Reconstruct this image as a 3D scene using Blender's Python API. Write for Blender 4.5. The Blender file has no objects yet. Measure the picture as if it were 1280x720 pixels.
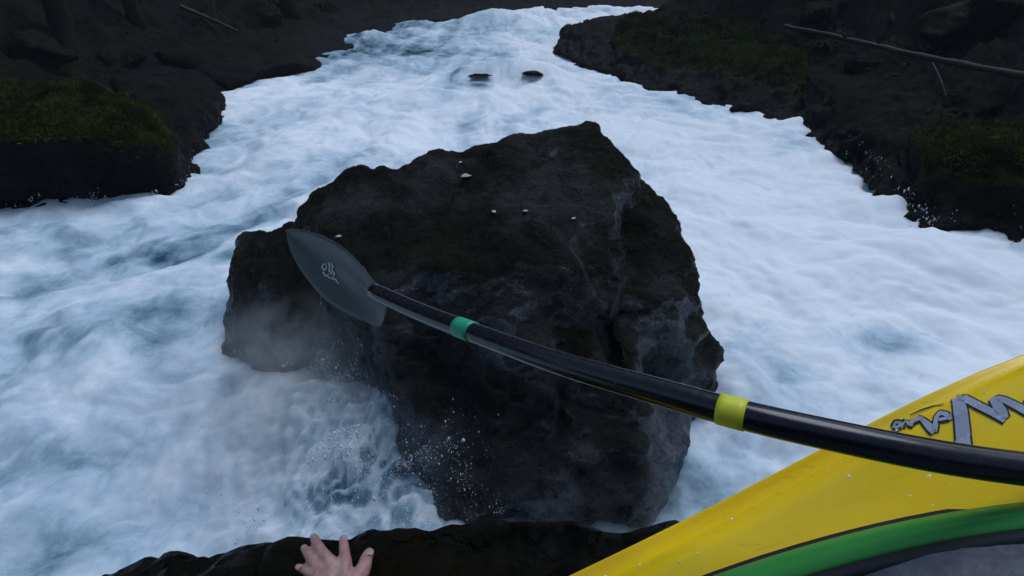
import bpy, bmesh, math, random
import numpy as np
from mathutils import Vector, Matrix
from mathutils.bvhtree import BVHTree

random.seed(4); rng = np.random.default_rng(4)
S = bpy.context.scene
COL = S.collection
R = math.radians

# ------------------------------------------------------------------ camera, sky, sun, exposure
CAM = Vector((0.0, 0.0, 2.5)); PITCH = R(33.0); FPX = 698.0
cd = bpy.data.cameras.new("camera"); cam = bpy.data.objects.new("camera", cd); COL.objects.link(cam)
cam.location = CAM; cam.rotation_euler = (R(90) - PITCH, 0, 0)
cd.sensor_width = 36; cd.lens = 36 * FPX / 1280; cd.clip_start = 0.02; cd.clip_end = 2000
S.camera = cam
W = bpy.data.worlds.new("World"); S.world = W; W.use_nodes = True
nt = W.node_tree; nt.nodes.clear()
wo = nt.nodes.new("ShaderNodeOutputWorld"); bg = nt.nodes.new("ShaderNodeBackground"); sk = nt.nodes.new("ShaderNodeTexSky")
sk.sky_type = 'NISHITA'; sk.sun_disc = False; sk.sun_elevation = R(14); sk.sun_rotation = R(60)
sk.air_density = 1.3; sk.dust_density = 1.5; sk.ozone_density = 3.0
bg.inputs[1].default_value = 0.12
nt.links.new(sk.outputs[0], bg.inputs[0]); nt.links.new(bg.outputs[0], wo.inputs[0])
sl = bpy.data.lights.new("sun", 'SUN'); so = bpy.data.objects.new("sun", sl); COL.objects.link(so)
sl.energy = 1.5; sl.angle = R(38); sl.color = (0.76, 0.85, 1.0)
so.rotation_euler = (R(-20), R(14), 0)
S.view_settings.view_transform = 'Standard'; S.view_settings.look = 'None'
S.view_settings.exposure = 0.42; S.view_settings.gamma = 1
S.render.resolution_x = 1024; S.render.resolution_y = 576

# ------------------------------------------------------------------ helpers
CF = Vector((0, math.cos(PITCH), -math.sin(PITCH))); CU = Vector((0, math.sin(PITCH), math.cos(PITCH))); CR = Vector((1, 0, 0))
def ray(u, v): return CR * (u - 640) + CU * (360 - v) + CF * FPX
def atz(u, v, z):
    d = ray(u, v); return CAM + d * ((z - CAM.z) / d.z)
def aty(u, v, y):
    d = ray(u, v); return CAM + d * (y / d.y)
def atd(u, v, depth): return CAM + ray(u, v) * (depth / FPX)

def tag(o, label=None, cat=None, group=None, kind=None):
    if label: o['label'] = label
    if cat: o['category'] = cat
    if group: o['group'] = group
    if kind: o['kind'] = kind
    return o
def link(o, parent=None):
    COL.objects.link(o)
    if parent: o.parent = parent
    return o
def empty(name, loc=(0, 0, 0)):
    o = bpy.data.objects.new(name, None); o.location = loc; COL.objects.link(o); o.empty_display_size = .1
    return o
def mesh_np(name, V, F, mat, parent=None, smooth=True, origin=None):
    V = np.asarray(V, dtype=np.float32); F = np.asarray(F, dtype=np.int32)
    o0 = np.zeros(3) if origin is None else np.array(origin)
    me = bpy.data.meshes.new(name)
    n = F.shape[1]
    me.vertices.add(len(V)); me.vertices.foreach_set("co", (V - o0).astype(np.float32).ravel())
    me.loops.add(F.size); me.loops.foreach_set("vertex_index", F.ravel())
    me.polygons.add(len(F)); me.polygons.foreach_set("loop_start", np.arange(0, F.size, n, dtype=np.int32))
    me.polygons.foreach_set("loop_total", np.full(len(F), n, dtype=np.int32))
    me.update(calc_edges=True); me.validate()
    me.polygons.foreach_set("use_smooth", np.full(len(me.polygons), smooth))
    me.materials.append(mat)
    o = bpy.data.objects.new(name, me); o.location = Vector(o0)
    link(o, parent)
    return o
def mesh_py(name, V, F, mat, parent=None, smooth=True):
    me = bpy.data.meshes.new(name); me.from_pydata([tuple(v) for v in V], [], F); me.update()
    for p in me.polygons: p.use_smooth = smooth
    me.materials.append(mat)
    return link(bpy.data.objects.new(name, me), parent)

# numpy gradient noise
_perm = np.random.default_rng(11).permutation(1024)
_grad = np.random.default_rng(12).normal(size=(1024, 3)); _grad /= np.linalg.norm(_grad, axis=1)[:, None]
def perlin(P):
    P = np.asarray(P, dtype=np.float64)
    if P[0, 2] == P[-1, 2] and P[len(P) // 2, 2] == P[0, 2] and np.ptp(P[:, 2]) == 0:      # flat input: 2-D noise, half the work
        k = int(math.floor(P[0, 2] * 3)) & 1023; P = P[:, :2]; i = np.floor(P).astype(np.int64); f = P - i; w = f * f * f * (f * (f * 6 - 15) + 10); out = 0
        g2 = _grad[:, :2] / np.linalg.norm(_grad[:, :2], axis=1)[:, None]
        for a in (0, 1):
            for b in (0, 1):
                g = g2[_perm[(_perm[(_perm[(i[:, 0] + a) & 1023] + i[:, 1] + b) & 1023] + k) & 1023]]
                out = out + (w[:, 0] if a else 1 - w[:, 0]) * (w[:, 1] if b else 1 - w[:, 1]) * (g[:, 0] * (f[:, 0] - a) + g[:, 1] * (f[:, 1] - b))
        return out * 1.35
    i = np.floor(P).astype(np.int64); f = P - i
    w = f * f * f * (f * (f * 6 - 15) + 10)
    out = np.zeros(len(P))
    for a in (0, 1):
        for b in (0, 1):
            for c in (0, 1):
                h = _perm[(_perm[(_perm[(i[:, 0] + a) & 1023] + i[:, 1] + b) & 1023] + i[:, 2] + c) & 1023]
                g = _grad[h]; d = f - np.array([a, b, c])
                ww = (w[:, 0] if a else 1 - w[:, 0]) * (w[:, 1] if b else 1 - w[:, 1]) * (w[:, 2] if c else 1 - w[:, 2])
                out += ww * (g * d).sum(1)
    return out * 1.5
def fbm(P, o=4, g=.5):
    s = 0; a = 1; t = 0
    for k in range(o):
        s = s + a * perlin(P * 2 ** k + 13.7 * k); t += a; a *= g
    return s / t
def billow(P, o=3, g=.5):
    s = 0; a = 1; t = 0
    for k in range(o):
        s = s + a * np.abs(perlin(P * 2 ** k + 7.3 * k)); t += a; a *= g
    return s / t
def sstep(a, b, x):
    t = np.clip((x - a) / (b - a), 0, 1); return t * t * (3 - 2 * t)

# ------------------------------------------------------------------ materials
def newmat(name):
    m = bpy.data.materials.new(name); m.use_nodes = True
    t = m.node_tree; return m, t, t.nodes["Principled BSDF"]
def N(t, kind, **kw):
    n = t.nodes.new(kind)
    for k, v in kw.items():
        if k in n.inputs: n.inputs[k].default_value = v
        else: setattr(n, k, v)
    return n
def ramp(t, fac, stops):
    r = t.nodes.new("ShaderNodeValToRGB"); e = r.color_ramp.elements
    while len(e) < len(stops): e.new(0.5)
    for k, (p, c) in enumerate(stops):
        e[k].position = p; e[k].color = (*c, 1) if len(c) == 3 else c
    t.links.new(fac, r.inputs[0]); return r
def mixc(t, fac, a, b):
    m = t.nodes.new("ShaderNodeMix"); m.data_type = 'RGBA'
    if isinstance(fac, float): m.inputs[0].default_value = fac
    else: t.links.new(fac, m.inputs[0])
    for s, x in ((6, a), (7, b)):
        if isinstance(x, tuple): m.inputs[s].default_value = (*x, 1)
        else: t.links.new(x, m.inputs[s])
    return m.outputs[2]
def mth(t, op, a, b=None, c=None, clamp=False):
    m = t.nodes.new("ShaderNodeMath"); m.operation = op; m.use_clamp = clamp
    for k, x in enumerate((a, b, c)):
        if x is None: continue
        if isinstance(x, (int, float)): m.inputs[k].default_value = x
        else: t.links.new(x, m.inputs[k])
    return m.outputs[0]
def simple(name, col, rough=.5, spec=.5, coat=0, noise=0, nscale=20, bump=0, metal=0):
    m, t, p = newmat(name)
    p.inputs["Roughness"].default_value = rough; p.inputs["Specular IOR Level"].default_value = spec
    p.inputs["Coat Weight"].default_value = coat; p.inputs["Metallic"].default_value = metal
    tc = t.nodes.new("ShaderNodeTexCoord")
    n = N(t, "ShaderNodeTexNoise", Scale=nscale, Detail=6.0, Roughness=.6); t.links.new(tc.outputs["Object"], n.inputs[0])
    lo = tuple(c * (1 - noise) for c in col); hi = tuple(min(1, c * (1 + noise)) for c in col)
    r = ramp(t, n.outputs[0], [(.3, lo), (.7, hi)]); t.links.new(r.outputs[0], p.inputs["Base Color"])
    rr = mth(t, 'MULTIPLY_ADD', n.outputs[0], .25, max(0.02, rough - .12), clamp=True); t.links.new(rr, p.inputs["Roughness"])
    if bump:
        b = N(t, "ShaderNodeBump", Strength=bump, Distance=.01); t.links.new(n.outputs[0], b.inputs["Height"]); t.links.new(b.outputs[0], p.inputs["Normal"])
    return m

def rock_mat(name, base=(.0011, .0009, .0009), hi=(.0058, .0043, .0044), moss=.5, mosslo=.55, wet=.35, moss_a=(.012, .02, .005), moss_b=(.05, .075, .012), brown=.35, sheen=False):
    m, t, p = newmat(name)
    tc = t.nodes.new("ShaderNodeTexCoord"); ge = t.nodes.new("ShaderNodeNewGeometry")
    co = ge.outputs["Position"]
    n1 = N(t, "ShaderNodeTexNoise", Scale=2.2, Detail=8.0, Roughness=.62); t.links.new(co, n1.inputs[0])
    n2 = N(t, "ShaderNodeTexNoise", Scale=17.0, Detail=9.0, Roughness=.65); t.links.new(co, n2.inputs[0])
    n3 = N(t, "ShaderNodeTexNoise", Scale=90.0, Detail=6.0, Roughness=.7); t.links.new(co, n3.inputs[0])
    vo = N(t, "ShaderNodeTexVoronoi", Scale=5.0, feature='DISTANCE_TO_EDGE'); 
    ad = t.nodes.new("ShaderNodeVectorMath"); ad.operation = 'MULTIPLY_ADD'
    t.links.new(n1.outputs["Color"], ad.inputs[0]); ad.inputs[1].default_value = (.7, .7, .7); t.links.new(co, ad.inputs[2])
    t.links.new(ad.outputs[0], vo.inputs[0])
    crack = ramp(t, vo.outputs[0], [(0, (0, 0, 0)), (.05, (1, 1, 1))])
    rc = ramp(t, n2.outputs[0], [(.32, base), (.62, hi), (.75, tuple(c * 1.7 for c in hi))])
    br = ramp(t, n1.outputs[0], [(.45, (0, 0, 0)), (.62, (brown, brown, brown))])
    c1 = mixc(t, br.outputs[0], rc.outputs[0], (.011, .006, .0045))
    sx = t.nodes.new("ShaderNodeSeparateXYZ"); t.links.new(ge.outputs["Normal"], sx.inputs[0])
    up = mth(t, 'MULTIPLY_ADD', n1.outputs[0], 1.1, sx.outputs[2])
    up2 = mth(t, 'MULTIPLY_ADD', n2.outputs[0], .5, up)
    mk = ramp(t, mth(t, 'MULTIPLY', up2, .5), [(mosslo, (0, 0, 0)), (mosslo + .1, (1, 1, 1))])
    # moss thins out in the splash zone
    sz = t.nodes.new("ShaderNodeSeparateXYZ"); t.links.new(co, sz.inputs[0])
    zz = mth(t, 'MULTIPLY_ADD', n1.outputs[0], .6, sz.outputs[2])
    zm = ramp(t, zz, [(.5, (0, 0, 0)), (.75, (1, 1, 1))])
    mm = mth(t, 'MULTIPLY', mth(t, 'MULTIPLY', mk.outputs[0], zm.outputs[0]), moss)
    mc = ramp(t, n3.outputs[0], [(.3, moss_a), (.7, moss_b)])
    mc2 = mixc(t, br.outputs[0], mc.outputs[0], (.022, .016, .005))
    wr = ramp(t, n2.outputs[0], [(.35, (wet * .5,) * 3), (.7, (min(1, wet + .35),) * 3)])
    if sheen:   # large smooth wet patches, sky sheen painted in as blue-grey base colour
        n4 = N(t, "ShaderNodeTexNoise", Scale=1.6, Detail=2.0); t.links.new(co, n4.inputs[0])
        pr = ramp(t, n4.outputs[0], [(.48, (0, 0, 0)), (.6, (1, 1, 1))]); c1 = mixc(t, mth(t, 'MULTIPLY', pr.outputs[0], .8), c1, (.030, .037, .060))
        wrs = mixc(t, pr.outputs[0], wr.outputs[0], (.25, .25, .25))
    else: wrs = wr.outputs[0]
    t.links.new(mixc(t, mm, c1, mc2), p.inputs["Base Color"])
    ro = mixc(t, mm, wrs, (.95, .95, .95)); t.links.new(ro, p.inputs["Roughness"])
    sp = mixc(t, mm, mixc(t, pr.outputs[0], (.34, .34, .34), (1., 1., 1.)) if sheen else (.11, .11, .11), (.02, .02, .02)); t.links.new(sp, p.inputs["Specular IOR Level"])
    h = mth(t, 'MULTIPLY_ADD', n3.outputs[0], .25, n2.outputs[0])
    h2 = mth(t, 'MULTIPLY_ADD', crack.outputs[0], .25, h)
    b = N(t, "ShaderNodeBump", Strength=1.0, Distance=.04); t.links.new(h2, b.inputs["Height"]); t.links.new(b.outputs[0], p.inputs["Normal"])
    return m
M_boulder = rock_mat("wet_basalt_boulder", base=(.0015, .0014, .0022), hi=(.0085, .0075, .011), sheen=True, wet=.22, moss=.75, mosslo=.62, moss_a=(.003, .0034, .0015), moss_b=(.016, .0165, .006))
M_mossy = rock_mat("mossy_bank_rock", moss=.95, mosslo=.56, moss_a=(.006, .008, .002), moss_b=(.024, .032, .006), wet=.5)
M_dark = rock_mat("dark_bank_rock", moss=.6, mosslo=.66, moss_a=(.006, .009, .003), moss_b=(.014, .018, .005), wet=.5)
M_pale = rock_mat("pale_slope_rock", base=(.006, .005, .006), hi=(.030, .025, .025), moss=.5, wet=.7)
M_ledge = rock_mat("near_wet_ledge", base=(.0014, .0012, .0012), hi=(.0075, .006, .0055), moss=.1, mosslo=.85, wet=.22)
M_ground = rock_mat("gorge_slope", base=(.0010, .0008, .0009), hi=(.0038, .0021, .0019), moss=.5, mosslo=.68, moss_a=(.002, .0025, .001), moss_b=(.008, .009, .003), wet=.85, brown=.7)

def water_mat():
    m, t, p = newmat("white_water")
    ge = t.nodes.new("ShaderNodeNewGeometry"); co = ge.outputs["Position"]
    at = N(t, "ShaderNodeAttribute", attribute_name="foam")
    n1 = N(t, "ShaderNodeTexNoise", Scale=3.2, Detail=9.0, Roughness=.62, Distortion=1.1); t.links.new(co, n1.inputs[0])
    n2 = N(t, "ShaderNodeTexNoise", Scale=24.0, Detail=8.0, Roughness=.65, Distortion=.6); t.links.new(co, n2.inputs[0])
    f = mth(t, 'MULTIPLY_ADD', n1.outputs[0], .7, mth(t, 'SUBTRACT', at.outputs["Fac"], .35))
    f = mth(t, 'MULTIPLY_ADD', n2.outputs[0], .2, mth(t, 'SUBTRACT', f, .10), clamp=True)
    r = ramp(t, f, [(.0, (.008, .022, .035)), (.25, (.06, .12, .17)), (.42, (.23, .34, .41)), (.62, (.49, .60, .68)), (.95, (.86, .88, .90))])
    t.links.new(r.outputs[0], p.inputs["Base Color"])
    ro = ramp(t, f, [(.1, (.12,) * 3), (.5, (.55,) * 3), (.8, (.9,) * 3)]); t.links.new(ro.outputs[0], p.inputs["Roughness"])
    p.inputs["Specular IOR Level"].default_value = .3
    p.inputs["Subsurface Weight"].default_value = .5; p.inputs["Subsurface Radius"].default_value = (.7, 1.0, 1.1); p.inputs["Subsurface Scale"].default_value = .09
    h = mth(t, 'MULTIPLY_ADD', n2.outputs[0], .35, n1.outputs[0])
    b = N(t, "ShaderNodeBump", Strength=.2, Distance=.04); t.links.new(h, b.inputs["Height"]); t.links.new(b.outputs[0], p.inputs["Normal"])
    return m
M_water = water_mat()
M_drop = simple("water_drops", (.75, .82, .88), rough=.3, noise=.1)
M_yellow = simple("yellow_plastic", (1.0, .61, .008), rough=.33, noise=.10, nscale=6, spec=.45, bump=.05)
def scuffed(m, dark=.55):
    t = m.node_tree; p = t.nodes["Principled BSDF"]; src = p.inputs["Base Color"].links[0].from_socket
    tc = t.nodes.new("ShaderNodeTexCoord"); mp = t.nodes.new("ShaderNodeMapping"); mp.inputs["Scale"].default_value = (3, 55, 20); mp.inputs["Rotation"].default_value = (0, 0, .5)
    t.links.new(tc.outputs["Object"], mp.inputs[0]); n = N(t, "ShaderNodeTexNoise", Scale=1.6, Detail=8.0, Roughness=.75); t.links.new(mp.outputs[0], n.inputs[0])
    r = ramp(t, n.outputs[0], [(.60, (0, 0, 0)), (.72, (dark,) * 3)]); t.links.new(mixc(t, r.outputs[0], src, (.30, .22, .04)), p.inputs["Base Color"])
    n2 = N(t, "ShaderNodeTexNoise", Scale=9.0, Detail=5.0); t.links.new(tc.outputs["Object"], n2.inputs[0])
    rr = ramp(t, n2.outputs[0], [(.4, (.18,) * 3), (.6, (.5,) * 3)]); t.links.new(rr.outputs[0], p.inputs["Roughness"])
scuffed(M_yellow)
M_green = simple("green_plastic", (.045, .30, .05), rough=.3, noise=.15, nscale=9)
M_black = simple("black_rubber", (.012, .012, .014), rough=.5, noise=.2)
M_skirt = simple("grey_neoprene", (.10, .10, .125), rough=.6, noise=.3, nscale=60, bump=.3)
M_carbon = simple("carbon_shaft", (.010, .008, .012), rough=.25, noise=.3, nscale=150, spec=.4, coat=.15)
M_ytape = simple("yellow_tape", (.68, .66, .03), rough=.45, noise=.08)
M_gtape = simple("green_tape", (.02, .33, .17), rough=.45, noise=.1)
M_blade = simple("grey_fibreglass_blade", (.07, .088, .095), rough=.4, noise=.15, nscale=12, spec=.5)
M_blade.node_tree.nodes['Principled BSDF'].inputs['Alpha'].default_value = .76
M_white = simple("pale_print", (.6, .62, .62), rough=.6, noise=.3, nscale=200)
M_chrome = simple("silver_print", (.36, .37, .46), rough=.4, noise=.18, nscale=40)
M_ink = simple("dark_print_outline", (.012, .02, .03), rough=.5, noise=.1)
M_skin = simple("skin", (.40, .215, .19), rough=.38, noise=.22, nscale=60, bump=.35)
M_nail = simple("nail", (.50, .31, .28), rough=.3, noise=.05)
M_sleeve = simple("dry_top_fabric", (.03, .035, .05), rough=.7, noise=.3, nscale=40, bump=.3)
M_bark = simple("dead_wood", (.030, .023, .019), rough=.8, noise=.5, nscale=14, bump=.6)
M_leaf = simple("pale_dead_leaf", (.42, .36, .27), rough=.5, noise=.3, nscale=60)
M_mosstuft = simple("moss_tufts", (.060, .080, .010), rough=.9, noise=.6, nscale=5, spec=.1)
def mossmat():
    m, t, p = newmat("moss_tufts_varied"); ge = t.nodes.new("ShaderNodeNewGeometry"); n = N(t, "ShaderNodeTexNoise", Scale=3.0, Detail=6.0, Roughness=.7); t.links.new(ge.outputs["Position"], n.inputs[0])
    r = ramp(t, n.outputs[0], [(.30, (.018, .011, .005)), (.43, (.022, .030, .006)), (.56, (.065, .080, .010)), (.70, (.11, .10, .018))]); t.links.new(r.outputs[0], p.inputs["Base Color"])
    p.inputs["Roughness"].default_value = .95; p.inputs["Specular IOR Level"].default_value = .05; return m
M_mosstuft = mossmat()
M_olive = simple("olive_moss_tufts", (.020, .020, .007), rough=.95, noise=.6, nscale=4, spec=.05)
M_fern = simple("fern_green", (.009, .014, .004), rough=.9, noise=.5, nscale=9, spec=.03)

# ------------------------------------------------------------------ river plan (shoreline points at water level)
def w2(u, v): p = atz(u, v, 0); return (p.x, p.y)
LEFT = [(-60, -6), (-30, 1.5), (-14, 3.6), (-8.5, 4.9)] + [w2(*q) for q in [(0, 256), (70, 255), (140, 246), (215, 244), (236, 220), (246, 185), (266, 155), (286, 130), (280, 112), (310, 98), (396, 84), (408, 68), (440, 60), (462, 46), (500, 34), (560, 24), (625, 17), (655, 13), (720, 11), (790, 10.5)]]
LEFT += [(14, 23.5), (40, 27), (90, 40)]
RIGHT = [(90, 32), (40, 23), (15, 20.3)] + [w2(*q) for q in [(790, 21), (745, 23), (708, 34), (694, 64), (742, 84), (805, 108), (870, 108), (915, 114), (962, 128), (1003, 160), (1052, 184), (1083, 215), (1112, 242), (1147, 282), (1195, 288), (1243, 290), (1280, 306)]]
RIGHT += [(6.4, 4.0), (9.5, 2.6), (20, -2), (60, -14)]
def poly_sd(X, Y, line, closers):
    poly = line + closers
    ins = np.zeros(X.shape, bool); n = len(poly)
    for k in range(n):
        x1, y1 = poly[k]; x2, y2 = poly[(k + 1) % n]
        c = ((y1 > Y) != (y2 > Y)) & (X < (x2 - x1) * (Y - y1) / ((y2 - y1) + 1e-12) + x1); ins ^= c
    d = np.full(X.shape, 1e9)
    for k in range(len(line) - 1):
        x1, y1 = line[k]; x2, y2 = line[k + 1]; dx, dy = x2 - x1, y2 - y1
        tt = np.clip(((X - x1) * dx + (Y - y1) * dy) / (dx * dx + dy * dy), 0, 1)
        d = np.minimum(d, np.hypot(X - x1 - tt * dx, Y - y1 - tt * dy))
    return np.where(ins, d, -d)
CLOSE_L = [(300, 60), (300, 400), (-300, 400), (-300, -6)]
CLOSE_R = [(300, -14), (300, 40)]
def axis(n, lo, hi, c, s):
    a = np.linspace(np.arcsinh((lo - c) / s), np.arcsinh((hi - c) / s), n); return c + s * np.sinh(a)
def grid(xs, ys):
    X, Y = np.meshgrid(xs, ys); nx, ny = len(xs), len(ys)
    I = np.arange(nx * ny).reshape(ny, nx)
    F = np.stack([I[:-1, :-1], I[:-1, 1:], I[1:, 1:], I[1:, :-1]], -1).reshape(-1, 4)
    return X.ravel(), Y.ravel(), F

# terrain
X, Y, F = grid(axis(560, -75, 85, 0, 5), axis(560, -40, 90, 9, 6))
dl = poly_sd(X, Y, LEFT, CLOSE_L); dr = poly_sd(X, Y, RIGHT, CLOSE_R)
NEAR = [(-60, -10), (-14, -4.5), (-4, -2.2), (0, -1.4), (4, -2.4), (12, -7), (60, -22)]  # unseen bank behind the camera, added to shade the rock fronts
dn = poly_sd(X, Y, NEAR, [(300, -40), (300, -400), (-300, -400), (-300, -20)])
d = np.maximum(np.maximum(dl, dr), dn)
P = np.stack([X, Y, X * 0], 1)
jit = .35 * fbm(P * 1.3, 3)
dd = d + jit
# slopes: a low rocky shelf, then high walls added to block low sky light
H = np.where(dd < 0, np.maximum(-1.2, dd * 1.2), .06 * sstep(0, .4, dd) + .11 * np.clip(dd, 0, 2.5) + .45 * np.clip(dd - 2.0, 0, 2) + 1.25 * np.maximum(0, dd - 3.2) * (1 + .3 * fbm(P * .25, 3)))
H = np.minimum(H, 20 + 3 * fbm(P * .05, 3))
rough = sstep(0, .8, dd)
rough *= .35 + .65 * sstep(.8, 3, dd)
H += rough * (.55 * fbm(P * .8, 4) + .5 * (billow(P * 1.5, 3)) + .16 * billow(P * 5, 2)) - .10 * rough
V = np.stack([X, Y, H], 1)
V_TER = V.copy(); D_TER = dd.copy()
ter = mesh_np("terrain", V, F, M_ground); tag(ter, kind='structure')

# water
def flow(X, Y):
    # the current comes from upstream (+y), meets the near bank and splits to both sides
    yy = np.clip(Y - .2, -3, 30); vx = X * (.9 + 2.2 / (1 + np.abs(yy))) + .12 * yy * np.exp(-((Y - 9) / 6) ** 2); vy = -1.0 * np.maximum(yy, .5) * .9 - .2
    vx = vx + .8 * perlin(np.stack([X * .35, Y * .35, X * 0 + 9], 1)) * (1 + np.abs(vx) * .3)
    L = np.hypot(vx, vy) + 1e-6; return vx / L, vy / L
def streaks(X, Y, freq, length, n, seed):
    s = 0
    for sg in (1, -1):
        x, y = X.copy(), Y.copy()
        for k in range(n):
            s = s + perlin(np.stack([x * freq, y * freq, x * 0 + seed], 1)); vx, vy = flow(x, y); x = x + sg * vx * length / n; y = y + sg * vy * length / n
    return s / (2 * n) * math.sqrt(n)
def water_h(X, Y):
    P = np.stack([X, Y, X * 0 + 3.1], 1)
    wv = np.stack([fbm(P * .8 + 5, 3), fbm(P * .8 + 25, 3), X * 0], 1)
    Q = P + wv * .5
    far = sstep(5, 20, Y)
    h = .16 * fbm(Q * .55, 2) + .17 * (billow(Q * np.array([.9, 1.15, 1]), 2) - .25)
    h += .055 * (billow(Q * 2.6, 2) - .25)
    near = 1 - sstep(4, 11, Y)
    h += (.010 + .016 * near) * (billow((P + wv * .15) * 7.5, 3) - .25)
    ST = streaks(X, Y, 2.2, 1.3, 6, 4.2); ST2 = streaks(X, Y, 6.5, .5, 5, 8.1)
    h += .036 * ST
    # churned water at the left foot of the boulder
    for (cx, cy, rr) in ((-.62, 1.95, .45), (-1.05, 2.35, .5), (-.3, 1.5, .35)):
        wgt = np.exp(-(((X - cx) ** 2 + (Y - cy) ** 2) / rr ** 2)); h += wgt * (.16 * (billow((P + wv * .3) * 5, 3) - .2) + .05 * (billow(P * 17, 2) - .2))
    # drop towards the foot of the ledge
    drop = sstep(2.6, 1.2, Y) * .12
    # rocks just under the surface push the flow up into humps
    for (u, v, a, r) in ((662, 97, .32, .55), (600, 97, .22, .5), (640, 30, .3, .8), (455, 52, .2, .5), (600, 33, .25, .6)):
        c = atz(u, v, 0); h += a * np.exp(-(((X - c.x) / (r * 1.7)) ** 2 + ((Y - c.y) / r) ** 2))
    # water piling against the boulder and running up the left foot of it
    for (x, y, a, rx, ry) in ((-1.2, 2.45, .16, .45, .35), (-.75, 2.0, .12, .3, .3), (-.62, 2.25, .20, .22, .35), (.4, 4.9, .18, 1.2, .5), (1.6, 3.4, .1, .5, .6)):
        h += a * np.exp(-(((X - x) / rx) ** 2 + ((Y - y) / ry) ** 2))
    return h - drop, P, Q, ST, ST2
X, Y, F = grid(axis(1080, -70, 80, -.2, 2.0), axis(1080, -38, 85, 2.0, 2.0))
H, P, Q, ST, ST2 = water_h(X, Y)
fo = .89 + .17 * sstep(.8, 2.2, X) * sstep(10, 6, Y) - .06 * sstep(1, -2, X) * sstep(8, 4, Y) + .40 * fbm(Q * .55 + 40, 3) + .22 * fbm(Q * 2.0 + 9, 3) + .16 * ST + .06 * ST2 - .10 * sstep(-.5, -3.5, X) * sstep(8, 5, Y) + .35 * (H - .0)
c = atz(470, 62, 0); fo -= .55 * np.exp(-(((X - c.x) / 2.6) ** 2 + ((Y - c.y) / 2.5) ** 2))
c = atz(545, 32, 0); fo -= .35 * np.exp(-(((X - c.x) / 2.6) ** 2 + ((Y - c.y) / 2.0) ** 2))
c = atz(250, 170, 0); fo -= .4 * np.exp(-(((X - c.x) / .8) ** 2 + ((Y - c.y) / 1.5) ** 2))
c = atz(100, 300, 0); fo -= .18 * np.exp(-(((X - c.x) / 1.2) ** 2 + ((Y - c.y) / .5) ** 2))
c = atz(660, 90, 0); fo -= .25 * np.exp(-(((X - c.x) / .5) ** 2 + ((Y - c.y + .3) / .25) ** 2))
c = atz(600, 95, 0); fo -= .2 * np.exp(-(((X - c.x) / .5) ** 2 + ((Y - c.y + .2) / .2) ** 2))
c = atz(860, 600, 0); fo -= .5 * np.exp(-(((X - c.x) / .35) ** 2 + ((Y - c.y) / .35) ** 2))
for (u, v, rx, ry, a) in ((200, 400, .6, .25, .22), (300, 480, .35, .2, .25), (90, 430, .5, .2, .15), (230, 318, .8, .12, .25), (1110, 425, .45, .2, .28), (1010, 175, .6, .8, .25), (900, 130, 1.0, .5, .15), (900, 345, .25, .12, .15), (60, 340, .6, .2, .15), (985, 520, .35, .3, .22), (950, 430, .3, .3, .1),
                        (520, 500, .12, .10, .2), (545, 560, .10, .10, .3), (500, 600, .15, .08, .3), (420, 620, .3, .06, .2), (985, 470, .2, .15, .1), (560, 150, 1.2, .5, .12), (420, 200, 1.2, .6, .1)):
    c = atz(u, v, 0); fo -= a * np.exp(-(((X - c.x) / rx) ** 2 + ((Y - c.y) / ry) ** 2)) * (1 + 1.2 * fbm(Q * 3 + u, 2))
w_ = np.exp(-(((X + .6) / .7) ** 2 + ((Y - 1.9) / .5) ** 2)); fo -= w_ * .42 * sstep(.14, .36, np.abs(perlin(Q * 9.0 + 3)) + .3 * np.abs(perlin(Q * 21)))
c = atz(1150, 430, 0); fo -= .16 * np.exp(-(((X - c.x) / .5) ** 2 + ((Y - c.y) / .3) ** 2))
V = np.stack([X, Y, H], 1)
wat = mesh_np("river_water", V, F, M_water); tag(wat, kind='structure')
fa = wat.data.attributes.new("foam", 'FLOAT', 'POINT'); fa.data.foreach_set("value", np.clip(fo, 0, 1.2).astype(np.float32))

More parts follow.
